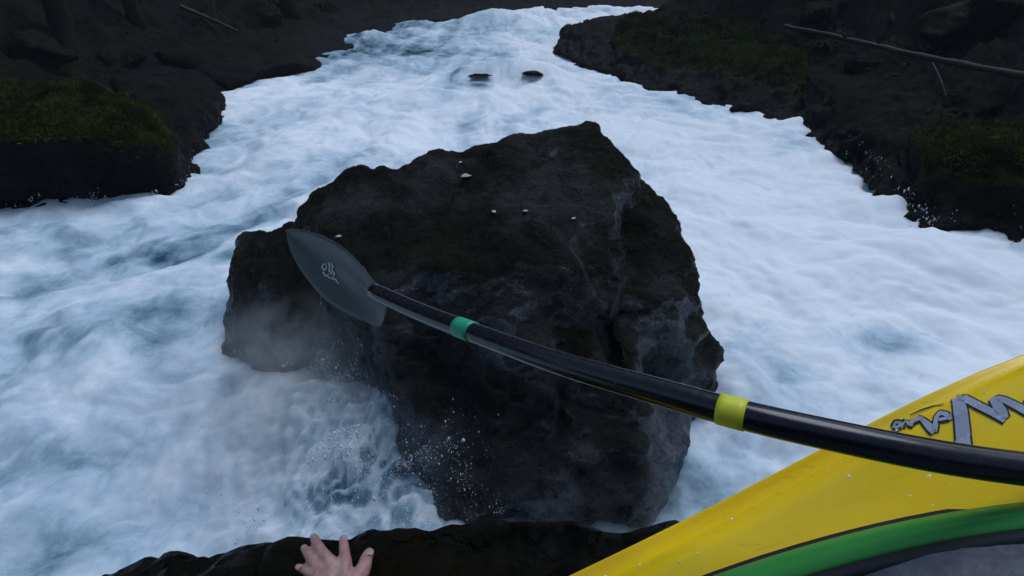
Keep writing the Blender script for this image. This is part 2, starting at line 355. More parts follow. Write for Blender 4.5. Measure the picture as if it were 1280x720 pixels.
# ------------------------------------------------------------------ rocks
ALLROCK = {}; Yt = aty
def hullmesh(bm, pts):
    b = bmesh.new()
    for p in pts: b.verts.new(p)
    r = bmesh.ops.convex_hull(b, input=b.verts)
    junk = list({g for g in r['geom_interior'] + r['geom_unused'] if isinstance(g, bmesh.types.BMVert)})
    bmesh.ops.delete(b, geom=junk, context='VERTS')
    me = bpy.data.meshes.new("t"); b.to_mesh(me); b.free(); bm.from_mesh(me); bpy.data.meshes.remove(me)
def rock(name, hulls, mat, label, cat="rock", voxel=.04, smooth=6, big=.10, mid=.05, fine=.012, bigf=1.0, group=None, strata=0, seed=0, grooves=()):
    bm = bmesh.new()
    for h in hulls: hullmesh(bm, h)
    me = bpy.data.meshes.new("tmp"); bm.to_mesh(me); bm.free()
    o = bpy.data.objects.new("tmp", me); COL.objects.link(o)
    r = o.modifiers.new("r", 'REMESH'); r.mode = 'VOXEL'; r.voxel_size = voxel
    s = o.modifiers.new("s", 'SMOOTH'); s.iterations = smooth; s.factor = .5
    dg = bpy.context.evaluated_depsgraph_get(); ev = o.evaluated_get(dg); m2 = ev.to_mesh()
    n = len(m2.vertices); V = np.empty(n * 3, np.float32); m2.vertices.foreach_get("co", V); V = V.reshape(-1, 3)
    Nn = np.empty(n * 3, np.float32); m2.vertex_normals.foreach_get("vector", Nn); Nn = Nn.reshape(-1, 3)
    F = np.array([tuple(p.vertices) for p in m2.polygons if len(p.vertices) == 4], np.int32)
    ev.to_mesh_clear(); bpy.data.objects.remove(o); bpy.data.meshes.remove(me)
    P = V.astype(np.float64) + seed * 17.3
    D = big * fbm(P * bigf * .9, 3)
    # chipped facets: ridges with sharp creases
    rd = 1 - np.abs(perlin(P * bigf * 1.7 + 31)) * 2
    D += mid * (rd - .5)
    D += mid * .7 * (np.abs(perlin(P * bigf * 4.3 + 3)) - .3)
    D += fine * 2.2 * (billow(P * 9, 3) - .25) + fine * fbm(P * 26, 3)
    if strata:
        q = P @ np.array([.55, .25, .8]) * 5.5 + fbm(P * 1.5, 2) * 1.2
        D += strata * (np.abs((q % 1) - .5) * 2 - .5)
    for line, dep, wid in grooves:
        gd = np.full(n, 9.); q = [np.array(p) for p in line]
        wob = .05 * fbm(P * 4, 2)
        for a, b in zip(q[:-1], q[1:]):
            e = b - a; tt = np.clip(((V - a) @ e) / (e @ e), 0, 1); gd = np.minimum(gd, np.linalg.norm((V - a - tt[:, None] * e), axis=1))
        D -= dep * np.exp(-((gd + wob) / wid) ** 2)
    V = V + Nn * D[:, None]
    org = V.mean(0); org[2] = V[:, 2].min()
    ob = mesh_np(name, V, F, mat, origin=org)
    tag(ob, label, cat, group)
    ALLROCK[name] = (V, Nn)
    return ob, V, Nn
def drop(pts, zb=-.5, k=1.0):
    return pts + [Vector((p.x * k, p.y * k, zb)) for p in pts]

A = atz
# the big midstream boulder
main = drop([A(510, 212, 1.15), A(600, 175, 1.3), A(655, 163, 1.36), A(705, 157, 1.42), A(738, 156, 1.42), A(768, 196, 1.3), A(798, 236, 1.15)], -.5, 1.0)
main += drop([A(398, 236, .9), A(372, 278, .75), A(470, 228, 1.0)], -.5)
main += [A(470, 350, 1.0), A(600, 330, 1.12), A(700, 330, 1.12), A(800, 345, 1.0), A(480, 430, .62), A(560, 500, .5), A(700, 500, .62), A(800, 500, .55),
         A(550, 640, 0), A(640, 652, 0), A(740, 660, 0), A(808, 655, 0), A(835, 590, .05), A(560, 640, -.4), A(800, 655, -.4), A(470, 500, .1), A(420, 440, .2), A(500, 590, .0)]
rlobe = drop([A(780, 222, 1.22), A(805, 232, 1.1), A(838, 256, .98), A(866, 308, .9), A(882, 365, .75), A(770, 300, 1.0)], -.4) + [A(800, 430, .7), A(870, 440, .5), A(760, 400, .9)]
rlow = drop([A(880, 395, .45), A(906, 425, .38), A(914, 450, .3), A(900, 478, .22), A(850, 480, .3), A(850, 400, .5)], -.1) + [A(860, 530, -.1), A(780, 480, .3)]
rlow2 = [A(860, 470, .3), A(862, 545, 0), A(835, 600, 0), A(770, 600, 0), A(780, 480, .5), A(860, 545, -.4), A(780, 600, -.4), A(840, 480, -.4)]
llobe = drop([A(305, 298, .45), A(292, 325, .4), A(290, 360, .3), A(340, 285, .55), A(385, 270, .7)], -.4) + [A(300, 420, .05), A(283, 440, -.1), A(400, 440, .2), A(380, 380, .45), A(450, 400, .55), A(272, 452, -.05), A(380, 480, 0), A(300, 440, .12)]
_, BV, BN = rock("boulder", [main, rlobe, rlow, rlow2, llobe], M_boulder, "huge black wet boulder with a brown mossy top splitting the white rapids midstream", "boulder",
     voxel=.02, smooth=4, big=.13, mid=.062, fine=.015, bigf=1.1, strata=.024,
     grooves=(([A(792, 275, 1.1), A(795, 300, 1.05), A(800, 350, .95), A(790, 400, .82), A(780, 440, .7)], .16, .10), ([A(660, 165, 1.4), A(668, 215, 1.25), A(690, 250, 1.15), A(680, 300, 1.1)], .07, .09),
              ([A(470, 300, .98), A(520, 380, .85), A(560, 450, .65), A(590, 540, .35), A(640, 640, .05)], .07, .08), ([A(700, 380, 1.0), A(720, 470, .7), A(700, 560, .4)], .06, .07), ([A(400, 300, .75), A(450, 360, .7), A(500, 440, .5)], .08, .08)))

# near ledge the kayak and the hand rest on
ZL = 1.64
ledge = [A(60, 760, ZL - .25), A(130, 735, ZL - .15), A(210, 695, ZL - .12), A(300, 672, ZL - .06), A(380, 664, ZL - .03), A(480, 664, ZL), A(600, 655, ZL), A(720, 655, ZL), A(830, 656, ZL),
         Vector((.9, .55, ZL - .05)), Vector((1.5, .3, ZL)), Vector((1.6, -1.2, ZL)), Vector((-1.4, -1.2, ZL)), Vector((-1.1, -.1, ZL - .3))]
ledge = ledge + [Vector((p.x * 1.1, p.y * (1.1 if p.y > 0 else 1), -.6)) for p in ledge]
_, GV, GN = rock("ledge_rock", [ledge], M_ledge, "black wet ledge at the bottom edge that the yellow kayak and the hand rest on", voxel=.016, smooth=5, big=.035, mid=.032, fine=.012, bigf=2.4, strata=.010, seed=3)

# left bank
Yt = aty
lm = drop([Yt(-200, 112, 6.4), Yt(-60, 110, 6.5), Yt(0, 112, 6.6), Yt(60, 104, 6.9), Yt(120, 103, 7.0), Yt(170, 118, 6.9), Yt(205, 148, 6.7)], -.3)
lm += [A(-220, 266, 0), A(20, 260, 0), A(120, 252, 0), A(205, 246, 0), A(230, 238, 0), A(234, 215, .1), Yt(-200, 170, 5.4), Yt(20, 168, 5.5), Yt(110, 168, 5.6), Yt(185, 178, 5.8)]
_, LV, LN = rock("mossy_rock", [lm], M_mossy, "large rounded rock with bright green moss on top at the left edge", voxel=.03, smooth=40, big=.20, mid=.09, fine=.016, bigf=1.0, seed=5)
lb = drop([Yt(140, 98, 8.3), Yt(200, 104, 8.6), Yt(250, 110, 9.0), Yt(280, 118, 9.4)], -.3) + [A(236, 216, 0), A(248, 186, 0), A(268, 156, 0), A(288, 132, 0), Yt(200, 140, 7.3), Yt(240, 150, 7.5), Yt(268, 134, 8.4)]
rock("dark_rock", [lb], M_dark, "dark brown sloping rock behind the mossy one, running down to the water on the left", voxel=.035, smooth=8, big=.14, mid=.10, fine=.018, bigf=1.2, seed=8)
l3 = drop([Yt(190, 62, 11.5), Yt(250, 50, 12.0), Yt(310, 46, 12.4), Yt(355, 54, 12.6), Yt(388, 68, 12.6)], -.3) + [A(285, 110, 0), A(340, 98, 0), A(402, 86, 0), A(404, 78, 0), Yt(300, 82, 10.9), Yt(370, 78, 11.6)]
rock("dark_rock", [l3], M_dark, "smooth dark rounded rock on the upper left shore reaching into the current", voxel=.05, smooth=14, big=.16, mid=.05, fine=.014, seed=12)
l4 = drop([Yt(330, 26, 15.5), Yt(385, 22, 16), Yt(425, 34, 16.3), Yt(440, 48, 16)], -.3) + [A(410, 72, 0), A(445, 60, 0), A(350, 80, 0)]
rock("dark_rock", [l4], M_dark, "small hazy rounded rock on the far left shore, behind the smooth dark one", voxel=.06, smooth=14, big=.2, mid=.06, fine=.014, seed=15)
l5 = drop([Yt(455, 12, 20.0), Yt(520, 6, 21), Yt(580, 8, 22), Yt(622, 10, 23)], -.3) + [A(470, 40, 0), A(520, 30, 0), A(600, 22, 0), A(640, 17, 0)]
rock("shore_rock", [l5], M_dark, "low dark rock shelf along the far bank at the top centre", voxel=.09, smooth=8, big=.3, mid=.15, fine=.02, seed=17)

rock("awash_rock", [[A(575, 97, .02), A(590, 93, .27), A(612, 93, .29), A(625, 97, .02), Yt(600, 91, 12.6), A(600, 99, -.2), A(580, 97, -.3), A(620, 97, -.3)]], M_dark, "small dark rock barely breaking the rapids, left one of two upstream of the boulder", voxel=.04, smooth=4, big=.05, mid=.03, fine=.01, seed=41)
rock("awash_rock", [[A(638, 96, .02), A(652, 91, .25), A(672, 90, .28), A(690, 99, .02), Yt(665, 87, 12.0), A(665, 101, -.2), A(640, 97, -.3), A(688, 97, -.3)]], M_dark, "small dark hump with water pouring over it, right one of two upstream of the boulder", voxel=.04, smooth=4, big=.05, mid=.03, fine=.01, seed=44)
# right bank
r1 = drop([Yt(708, 30, 15.5), Yt(735, 25, 16.5), Yt(790, 24, 17), Yt(800, 60, 13)], -.3) + [A(692, 66, 0), A(700, 52, .1), A(742, 84, 0), A(800, 108, 0)]
rock("point_rock", [r1], M_dark, "squat dark rock forming the point of the right bank beside the distant rapids", voxel=.05, smooth=4, big=.15, mid=.12, fine=.03, bigf=1.3, seed=20)
r2 = drop([Yt(772, 22, 14.5), Yt(850, 16, 14.5), Yt(940, 26, 13.5), Yt(1010, 52, 12)], -.3) + [A(760, 92, 0), A(805, 110, 0), A(870, 112, 0), A(930, 120, 0), A(1008, 165, 0), Yt(770, 64, 12.3), Yt(800, 72, 11.7), Yt(870, 78, 10.9), Yt(940, 90, 10.2), Yt(1000, 104, 9.1)]
_, R2V, R2N = rock("mossy_rock", [r2], M_mossy, "long rock with olive moss along its top at the upper right shore", voxel=.045, smooth=6, big=.2, mid=.13, fine=.026, bigf=1.1, seed=23)
r3 = drop([Yt(1000, 84, 10.0), Yt(1080, 98, 9.2), Yt(1160, 125, 8.2), Yt(1190, 160, 7.0)], -.3) + [A(985, 150, 0), A(1003, 166, 0), A(1052, 190, 0), A(1083, 220, 0), A(1112, 247, 0), A(1147, 288, 0), Yt(1010, 128, 8.6), Yt(1060, 145, 7.4), Yt(1125, 185, 6.1)]
rock("dark_rock", [r3], M_dark, "bare dark rock shelf below the fallen branch on the right shore", voxel=.035, smooth=5, big=.18, mid=.12, fine=.024, bigf=1.3, seed=27)
r4 = drop([Yt(1145, 165, 6.7), Yt(1200, 158, 6.8), Yt(1300, 152, 6.6), Yt(1450, 165, 6.3)], -.3) + [A(1150, 288, 0), A(1200, 292, 0), A(1250, 294, 0), A(1290, 312, 0), A(1450, 335, 0), Yt(1150, 186, 5.6), Yt(1210, 184, 5.3), Yt(1300, 178, 5.0), Yt(1450, 190, 4.7)]
_, R4V, R4N = rock("mossy_rock", [r4], M_mossy, "dark steep rock with a green mossy rim at the right edge of the photo", voxel=.03, smooth=4, big=.16, mid=.11, fine=.02, bigf=1.2, seed=31)

# ------------------------------------------------------------------ kayak
TH = R(15.0)                                     # heading: forward of the boat is 15 deg above +x
bx = Vector((math.cos(TH), math.sin(TH), 0)); by = Vector((-math.sin(TH), math.cos(TH), 0)); bz = Vector((0, 0, 1))
BP = R(19.5)
fx = bx * math.cos(BP) + bz * math.sin(BP); fz = -bx * math.sin(BP) + bz * math.cos(BP)
BO = Vector((0, 0, CAM.z - .655))
def B(a, n, z): return BO + fx * a + by * n + fz * z
def hw(a):
    k = abs(a / 1.32); return .315 * max(0, 1 - k ** 2.8) ** .62
def gz(a): return .10 * (abs(a) / 1.3) ** 2 + (.05 * math.exp(-((a - .66) / .25) ** 2))
def crown(a): return .035 + .10 * math.exp(-((a - .78) / .26) ** 2) + .04 * math.exp(-((a + .75) / .3) ** 2)
def deck_z(a, n):
    w = max(hw(a), .02); q = min(1, abs(n) / w)
    return gz(a) + crown(a) * (1 - q ** 2.4) * 1.0 + .016 * math.exp(-((q - .86) / .05) ** 2) - .014 * math.exp(-((q - .95) / .03) ** 2) + .012 * math.sin(a * 7) * q * (1 - q)
kay = empty("kayak", B(0, 0, -.2)); tag(kay, "yellow and green whitewater kayak with a silver script logo, perched at the bottom right", "kayak")
def toloc(v): return v - kay.location
st = [(-1.32 + 2.64 * (.5 - .5 * math.cos(math.pi * k / 70))) for k in range(71)]
V = []; NS = 56
for a in st:
    w = max(hw(a * .999), .012); dp = .26 * (max(0, 1 - abs(a / 1.33) ** 3.2) ** .5) + .01
    for j in range(NS):
        th = 2 * math.pi * j / NS
        if j <= NS // 2:                       # deck, left to right
            q = math.cos(math.pi * j / (NS // 2)); n = w * (abs(q) ** .75) * (1 if q >= 0 else -1); z = deck_z(a, n)
            if abs(q) > .999: z = gz(a)
        else:                                  # hull
            q = -math.cos(math.pi * (j - NS // 2) / (NS // 2)); s = math.sqrt(max(0, 1 - q * q))
            n = w * .99 * (1 if q >= 0 else -1) * abs(q) ** .45; z = gz(a) - dp * s ** .7 * (1 - .0)
        V.append(toloc(B(a, n, z)))
Fk = [[i * NS + j, i * NS + (j + 1) % NS, (i + 1) * NS + (j + 1) % NS, (i + 1) * NS + j] for i in range(70) for j in range(NS)]
Fk += [list(range(NS))[::-1], [70 * NS + j for j in range(NS)]]
hull = mesh_py("hull", V, Fk, M_yellow, kay)
bmk = bmesh.new(); bmk.from_mesh(hull.data); bmesh.ops.recalc_face_normals(bmk, faces=bmk.faces); bmk.to_mesh(hull.data)
bvh = BVHTree.FromBMesh(bmk)
def sup(cx, la, lb, e, th):
    c, s = math.cos(th), math.sin(th)
    return cx + la * abs(c) ** (2 / e) * (1 if c >= 0 else -1), lb * abs(s) ** (2 / e) * (1 if s >= 0 else -1)
def ring(name, prof, mat, parent, lo=-9, hi=9):
    # prof: list of (scale, dz) sections of the rim, swept round the cockpit oval
    n = 120; V = []; F = []; m = len(prof)
    for i in range(n):
        th = 2 * math.pi * i / n
        for (off, dz) in prof:
            a, nn = sup(.10, .525 + off, .237 + off, 2.3, th); V.append(toloc(B(a, nn, deck_z(*sup(.10, .50, .21, 2.3, th)) * .8 + .012 + dz)))
    for i in range(n):
        if not (lo <= 2 * math.pi * i / n <= hi): continue
        for j in range(m): F.append([i * m + j, i * m + (j + 1) % m, ((i + 1) % n) * m + (j + 1) % m, ((i + 1) % n) * m + j])
    return mesh_py(name, V, F, mat, parent)
def arc(off, dz, r, n=8): return [(off + r * math.cos(2 * math.pi * k / n), dz + r * math.sin(2 * math.pi * k / n)) for k in range(n)]
ring("cockpit_rim", [(.004, -.02), (.006, .010), (.0, .022), (-.012, .030), (-.019, .031), (-.027, .027), (-.032, .012), (-.032, -.02)], M_green, kay)
ring("rim_seam", arc(.006, .004, .006), M_black, kay, .62, 5.6)
ring("skirt_bungee", arc(-.033, .028, .0075), M_black, kay)
V = []; F = []; n = 96; m = 14
for j in range(m + 1):
    k = 1 - j / m
    for i in range(n):
        th = 2 * math.pi * i / n
        a, nn = sup(.10, .485 * k, .205 * k, 2.3, th); a0, n0 = sup(.10, .50, .21, 2.3, th)
        z = deck_z(a0, n0) * .8 + .04 + .045 * (1 - k ** 2) + .004 * math.sin(a * 40 + nn * 17)
        V.append(toloc(B(a, nn, z)))
for j in range(m):
    for i in range(n): F.append([j * n + i, j * n + (i + 1) % n, (j + 1) * n + (i + 1) % n, (j + 1) * n + i])
mesh_py("spray_skirt", V, F, M_skirt, kay)

def ribbon(parent, bv, off, pts, mat, name, lift, sub=5, org=None, verts=None, faces=None):
    """a printed stroke that hugs the surface it is printed on"""
    P = []
    for k in range(len(pts) - 1):
        for s in range(sub): P.append([pts[k][c] + (pts[k + 1][c] - pts[k][c]) * s / sub for c in range(3)])
    P.append(list(pts[-1])); base = len(verts)
    M = 4
    for k, (u, v, w) in enumerate(P):
        a = P[max(0, k - 1)]; b = P[min(len(P) - 1, k + 1)]; dx, dy = b[0] - a[0], b[1] - a[1]; L = math.hypot(dx, dy) or 1
        nx, ny = -dy / L, dx / L
        for j in range(M + 1):
            t = (j / M - .5) * w; uu, vv = u + nx * t, v + ny * t
            d = ray(uu, vv).normalized(); hit = bv.ray_cast(CAM - off, d)
            if hit[0] is None: hit = (CAM - off + d * .8, -d)
            nn = hit[1] if hit[1].dot(d) < 0 else -hit[1]
            verts.append(hit[0] + nn * lift)
    for k in range(len(P) - 1):
        for j in range(M):
            q = base + k * (M + 1) + j; faces.append([q, q + 1, q + M + 2, q + M + 1])
def prints(parent, bv, off, strokes, grow, mat, name, lift):
    V = []; F = []
    for s in strokes: ribbon(parent, bv, off, [(u, v, w + grow) for u, v, w in s], mat, name, lift, verts=V, faces=F)
    return mesh_py(name, V, F, mat, parent, smooth=False)
big_strokes = [[(1199, 499, 16), (1201, 515, 17), (1203, 535, 18), (1205, 556, 19), (1206, 580, 18)],
               [(1196, 499, 6), (1208, 500, 9), (1222, 507, 9), (1240, 516, 9), (1257, 527, 7)],
               [(1240, 498, 9), (1246, 506, 13), (1252, 516, 14), (1258, 525, 10)],
               [(1246, 498, 6), (1256, 501, 8), (1270, 508, 9), (1285, 516, 10), (1296, 524, 8)], [(1284, 498, 9), (1290, 508, 12), (1296, 524, 10)]]
small_strokes = [[(1152, 524, 5), (1158, 530, 8), (1164, 536, 10), (1168, 541, 8)], [(1168, 540, 7), (1170, 532, 6), (1171, 523, 5), (1176, 517, 5), (1184, 519, 6), (1189, 525, 5)],
                 [(1174, 526, 4), (1184, 524, 4), (1190, 520, 4)], [(1137, 533, 4), (1143, 527, 5), (1150, 524, 5), (1155, 526, 4)],
                 [(1134, 528, 3), (1138, 532, 4), (1142, 533, 3)], [(1116, 534, 3.5), (1119, 528, 3.5), (1125, 528, 3.5), (1127, 533, 3.5), (1122, 536, 3.5), (1116, 534, 3.5)], [(1128, 536, 3), (1131, 528, 4), (1132, 524, 3)]]
koff = kay.location
lg = prints(kay, bvh, koff, big_strokes + small_strokes, 4.6, M_ink, "logo_outline", .0008)
prints(kay, bvh, koff, big_strokes + small_strokes, 0, M_chrome, "logo", .0016)
prints(kay, bvh, koff, [[(1137, 519, 1), (1150, 513, 2), (1165, 508, 2), (1181, 506, 1)]], 0, M_ink, "logo_swoosh", .0012)

V = []; F = []
for k in range(260):
    a = rng.uniform(.0, .95); q = rng.uniform(.3, .97); w = hw(a); n0 = q * w; r0 = .0007 * math.exp(rng.normal() * .5); c = toloc(B(a, n0, deck_z(a, n0)))
    b0 = len(V); V.append(c + fz * r0 * .8)
    for j in range(6): V.append(c + fx * r0 * 1.2 * math.cos(j * math.pi / 3) + by * r0 * math.sin(j * math.pi / 3) - fz * .0004)
    F += [[b0, b0 + 1 + j, b0 + 1 + (j + 1) % 6] for j in range(6)]
wd_ = mesh_py("water_drops", V, F, M_drop, kay); wd_['kind'] = 'stuff'

# ------------------------------------------------------------------ paddle
pad = empty("paddle", atd(700, 455, .66)); tag(pad, "black kayak paddle with grey blade, green and yellow tape bands, held across the view", "paddle")
def tube(name, pts, rads, mat, parent, off, seg=20, cap=True):
    V = []; F = []; n = len(pts)
    up = Vector((0, 0, 1))
    for i, p in enumerate(pts):
        t = (pts[min(n - 1, i + 1)] - pts[max(0, i - 1)]).normalized()
        s = t.cross(up).normalized(); b = s.cross(t)
        for j in range(seg):
            th = 2 * math.pi * j / seg; V.append(p - off + (s * math.cos(th) + b * math.sin(th)) * rads[i])
    for i in range(n - 1):
        for j in range(seg): F.append([i * seg + j, i * seg + (j + 1) % seg, (i + 1) * seg + (j + 1) % seg, (i + 1) * seg + j])
    if cap: F += [list(range(seg))[::-1], [(n - 1) * seg + j for j in range(seg)]]
    return mesh_py(name, V, F, mat, parent)
def catmull(pts, sub=8):
    out = []
    for i in range(len(pts) - 1):
        p0 = pts[max(0, i - 1)]; p1 = pts[i]; p2 = pts[i + 1]; p3 = pts[min(len(pts) - 1, i + 2)]
        for s in range(sub):
            t = s / sub
            out.append(.5 * ((2 * p1) + (p2 - p0) * t + (2 * p0 - 5 * p1 + 4 * p2 - p3) * t * t + (3 * p1 - p0 - 3 * p2 + p3) * t ** 3))
    out.append(pts[-1]); return out
sh = [(468, 364, .98), (520, 389, .90), (582, 412, .80), (650, 437, .715), (700, 455, .66), (770, 475, .61), (840, 493, .57), (915, 517, .53), (990, 533, .505), (1080, 553, .49), (1180, 573, .475), (1280, 588, .47)]
KP = .90
sp = [atd(q[0], q[1], q[2] * KP) for q in sh]
dirx = (sp[-1] - sp[-2]).normalized()
ext = [sp[-1] + dirx * .12 + Vector((0, -.01, .02)), sp[-1] + dirx * .28 + Vector((0, -.05, .08)), sp[-1] + dirx * .46 + Vector((0, -.11, .16))]
path = catmull(sp + ext, 8)
for _ in range(60): path = [path[0]] + [path[k - 1] * .25 + path[k] * .5 + path[k + 1] * .25 for k in range(1, len(path) - 1)] + [path[-1]]
tube("shaft", path, [.0128] * len(path), M_carbon, pad, pad.location, 24)
def band(name, u0, v0, u1, v1, d0, d1, mat):
    a, b = atd(u0, v0, d0), atd(u1, v1, d1)
    tube(name, [a, a.lerp(b, .5), b], [.0160, .0162, .0160], mat, pad, pad.location, 28)
def onpath(x):
    best = None
    for k in range(len(path) - 1):
        ua = proj(path[k])[0]; ub = proj(path[k + 1])[0]
        if ua <= x <= ub: return path[k].lerp(path[k + 1], (x - ua) / (ub - ua))
def proj(p):
    d = p - CAM; f = d.dot(CF); return 640 + FPX * d.dot(CR) / f, 360 - FPX * d.dot(CU) / f
for (x0, x1, mt) in ((573, 592, M_gtape), (899, 933, M_ytape)):
    q = [onpath(x0 + (x1 - x0) * k / 4) for k in range(5)]
    tube("tape_band", q, [.0137] * 5, mt, pad, pad.location, 28)
# blade: spooned sheet with thickness and a spine
up_e = [(484, 366, .955), (468, 352, .99), (452, 332, 1.03), (432, 312, 1.08), (408, 297, 1.14), (384, 289, 1.20), (366, 286, 1.25), (358, 287, 1.28)]
lo_e = [(484, 374, .955), (476, 407, 1.03), (458, 403, 1.07), (432, 392, 1.11), (404, 372, 1.16), (380, 343, 1.21), (363, 312, 1.25), (358, 287, 1.28)]
ue = catmull([atd(q[0], q[1], q[2] * KP) for q in up_e], 6); le = catmull([atd(q[0], q[1], q[2] * KP) for q in lo_e], 6)
bn = (ue[10] - le[10]).cross(ue[20] - ue[4]).normalized()
if bn.dot(CAM - ue[10]) < 0: bn = -bn
nS = 14; V = []; F = []; n = len(ue)
for side in (1, -1):
    for i in range(n):
        for j in range(nS + 1):
            q = j / nS; p = ue[i].lerp(le[i], q); wd = (ue[i] - le[i]).length
            spoon = -.10 * wd * (4 * q * (1 - q)); spine = .012 * math.exp(-((q - .42) / .10) ** 2) * max(0, 1 - i / (n * .6))
            edge = .0022 * min(1, 6 * q * (1 - q) + .3)
            V.append(p + bn * (spoon + spine * (1 if side > 0 else .4) + side * edge) - pad.location)
m1 = nS + 1
for s in (0, 1):
    for i in range(n - 1):
        for j in range(nS):
            a = s * n * m1 + i * m1 + j; q = [a, a + 1, a + m1 + 1, a + m1]; F.append(q if s else q[::-1])
for i in range(n - 1):
    for j in (0, nS):
        a = i * m1 + j; b = a + n * m1; F.append([a, a + m1, b + m1, b])
blade = mesh_py("blade", V, F, M_blade, pad)
bmb = bmesh.new(); bmb.from_mesh(blade.data); bmesh.ops.recalc_face_normals(bmb, faces=bmb.faces); bmb.to_mesh(blade.data); bvb = BVHTree.FromBMesh(bmb)
prints(blade, bvb, pad.location, [[(405, 330, 1.5), (403, 334, 2), (406, 338, 2), (409, 334, 1.5), (407, 329, 1.5)], [(404, 340, 1.5), (408, 345, 2), (412, 343, 1.5)], [(411, 328, 1.5), (413, 333, 2), (412, 338, 2), (416, 343, 2)],
       [(414, 328, 1.5), (417, 333, 2), (415, 337, 1.5), (419, 342, 2), (417, 347, 1.5)], [(410, 346, 1.2), (415, 348, 2), (420, 349, 2), (424, 355, 1)]], 0, M_white, "blade_logo", .0012)
# far blade (out of the picture) on the other end
e0 = path[-1]; ed = (path[-1] - path[-2]).normalized(); ez = Vector((0, 0, 1)).cross(ed).normalized(); ex2 = ed.cross(ez)
V = []; F = []
for side in (1, -1):
    for i in range(15):
        t = i / 14; wdt = .1 * (math.sin(math.pi * min(1, t * .93 + .07)) ** .55)
        for j in range(9):
            q = j / 8 * 2 - 1; V.append(e0 + ed * (t * .46) + ex2 * (q * wdt) + ez * (.02 * (1 - q * q) + side * .002) - pad.location)
for s in (0, 1):
    for i in range(14):
        for j in range(8):
            a = s * 135 + i * 9 + j; q = [a, a + 1, a + 10, a + 9]; F.append(q if s else q[::-1])
mesh_py("blade", V, F, M_blade, pad)

# ------------------------------------------------------------------ the paddler's left arm and hand
_m = (np.abs(GV[:, 0] + .27) < .10) & (np.abs(GV[:, 1] - .50) < .09) & (GV[:, 2] > 1.3); HZ = float(np.percentile(GV[_m][:, 2], 93)) + .006; print('HZ', HZ)
def hp(u, v, dz=0.0): return atz(u, v, HZ + dz)
def skin_obj(name, verts, edges, rads, mat, parent, off, sub=2, root=0):
    me = bpy.data.meshes.new(name); me.from_pydata([tuple(v - off) for v in verts], edges, []); me.update()
    o = bpy.data.objects.new(name, me); COL.objects.link(o)
    s = o.modifiers.new("skin", 'SKIN'); s.use_smooth_shade = True
    for k, r in enumerate(rads):
        d = me.skin_vertices[0].data[k]; rr = r if isinstance(r, tuple) else (r, r); d.radius = rr; d.use_root = (k == root)
    u = o.modifiers.new("sub", 'SUBSURF'); u.levels = sub; u.render_levels = sub
    rm = o.modifiers.new("re", 'REMESH'); rm.mode = 'VOXEL'; rm.voxel_size = .0022; rm.use_smooth_shade = True
    sm = o.modifiers.new("sm", 'SMOOTH'); sm.iterations = 9; sm.factor = .5
    dg = bpy.context.evaluated_depsgraph_get(); m2 = bpy.data.meshes.new_from_object(o.evaluated_get(dg))
    bpy.data.objects.remove(o)
    m2.name = name; m2.materials.clear(); m2.materials.append(mat)
    for p in m2.polygons: p.use_smooth = True
    return link(bpy.data.objects.new(name, m2), parent)
wrist = CAM + Vector((-.262, .425, -.815)); elbow = CAM + Vector((-.20, .25, -.66)); shoulder = CAM + Vector((-.08, .10, -.36))
hv = [elbow, wrist, hp(424, 738, .012), hp(421, 722, .014)]; he = [(0, 1), (1, 2), (2, 3)]; hr = [.042, (.030, .022), (.032, .019), (.026, .016)]
def chain(start, pts, rr):
    k0 = start
    for p, r in zip(pts, rr):
        hv.append(p); hr.append(r); he.append((k0, len(hv) - 1)); k0 = len(hv) - 1
for kx, ky, kr in ((434, 722, .016), (409, 726, .0155), (437, 736, .017)): hv.append(hp(kx, ky, .010)); hr.append((kr, .014)); he.append((2, len(hv) - 1))
chain(4, [hp(432, 709, .013), hp(431, 696, .014), hp(430, 684, .008), hp(429, 671, -.008)], [.0135, .0100, .0092, .0070])
chain(3, [hp(416, 708, .015), hp(405, 694, .017), hp(397, 682, .010), hp(391, 669, -.008)], [.0140, .0104, .0094, .0072])
chain(5, [hp(405, 715, .013), hp(392, 703, .013), hp(385, 693, .007), hp(379, 683, -.008)], [.0130, .0096, .0086, .0066])
chain(5, [hp(398, 724, .009), hp(388, 717, .009), hp(380, 712, .003), hp(370, 708, -.010)], [.0125, .0086, .0078, .0060])
chain(6, [hp(448, 722, .006), hp(456, 709, .006), hp(457, 699, .000), hp(464, 687, -.012)], [.0155, .0128, .0112, .0080])
per = empty("person", elbow); tag(per, "bare left hand with spread fingers braced on the wet ledge, wearing a dark sleeve", "person")
arm = skin_obj("body", hv, he, hr, M_skin, per, per.location, sub=2, root=1)
def slv():
    a = wrist.lerp(elbow, .35)
    pts = [a, a.lerp(elbow, .5), elbow, elbow.lerp(shoulder, .5), shoulder]
    tube("sleeve", catmull(pts, 6), [.040 + .012 * min(1, k / 10) + .002 * math.sin(k * 2.1) for k in range(25)], M_sleeve, per, per.location, 20)
slv()
for (tip, back, w) in (((429.3, 672), (430, 679), .0052), ((391.5, 670.5), (395, 677), .0052), ((380, 684.5), (383, 690.5), .0047), ((371.5, 708.8), (377, 711), .0042), ((463, 689), (460.5, 695.5), .0062)):
    a = hp(*tip, .0005); b = hp(*back, .0075); ax = (b - a).normalized(); sd = ax.cross(Vector((0, 0, 1))).normalized(); up = sd.cross(ax); V = []; F = []
    if up.z < 0: up = -up
    for i in range(6):
        for j in range(5):
            t = i / 5; q = j / 4 * 2 - 1; ww = w * (1 - .35 * (abs(t - .5) * 2) ** 3); V.append(a.lerp(b, t) + sd * q * ww + up * (.0015 + .0018 * (1 - q * q)) - per.location)
    for i in range(5):
        for j in range(4): k = i * 5 + j; F.append([k, k + 1, k + 6, k + 5])
    mesh_py("fingernail", V, F, M_nail, per)

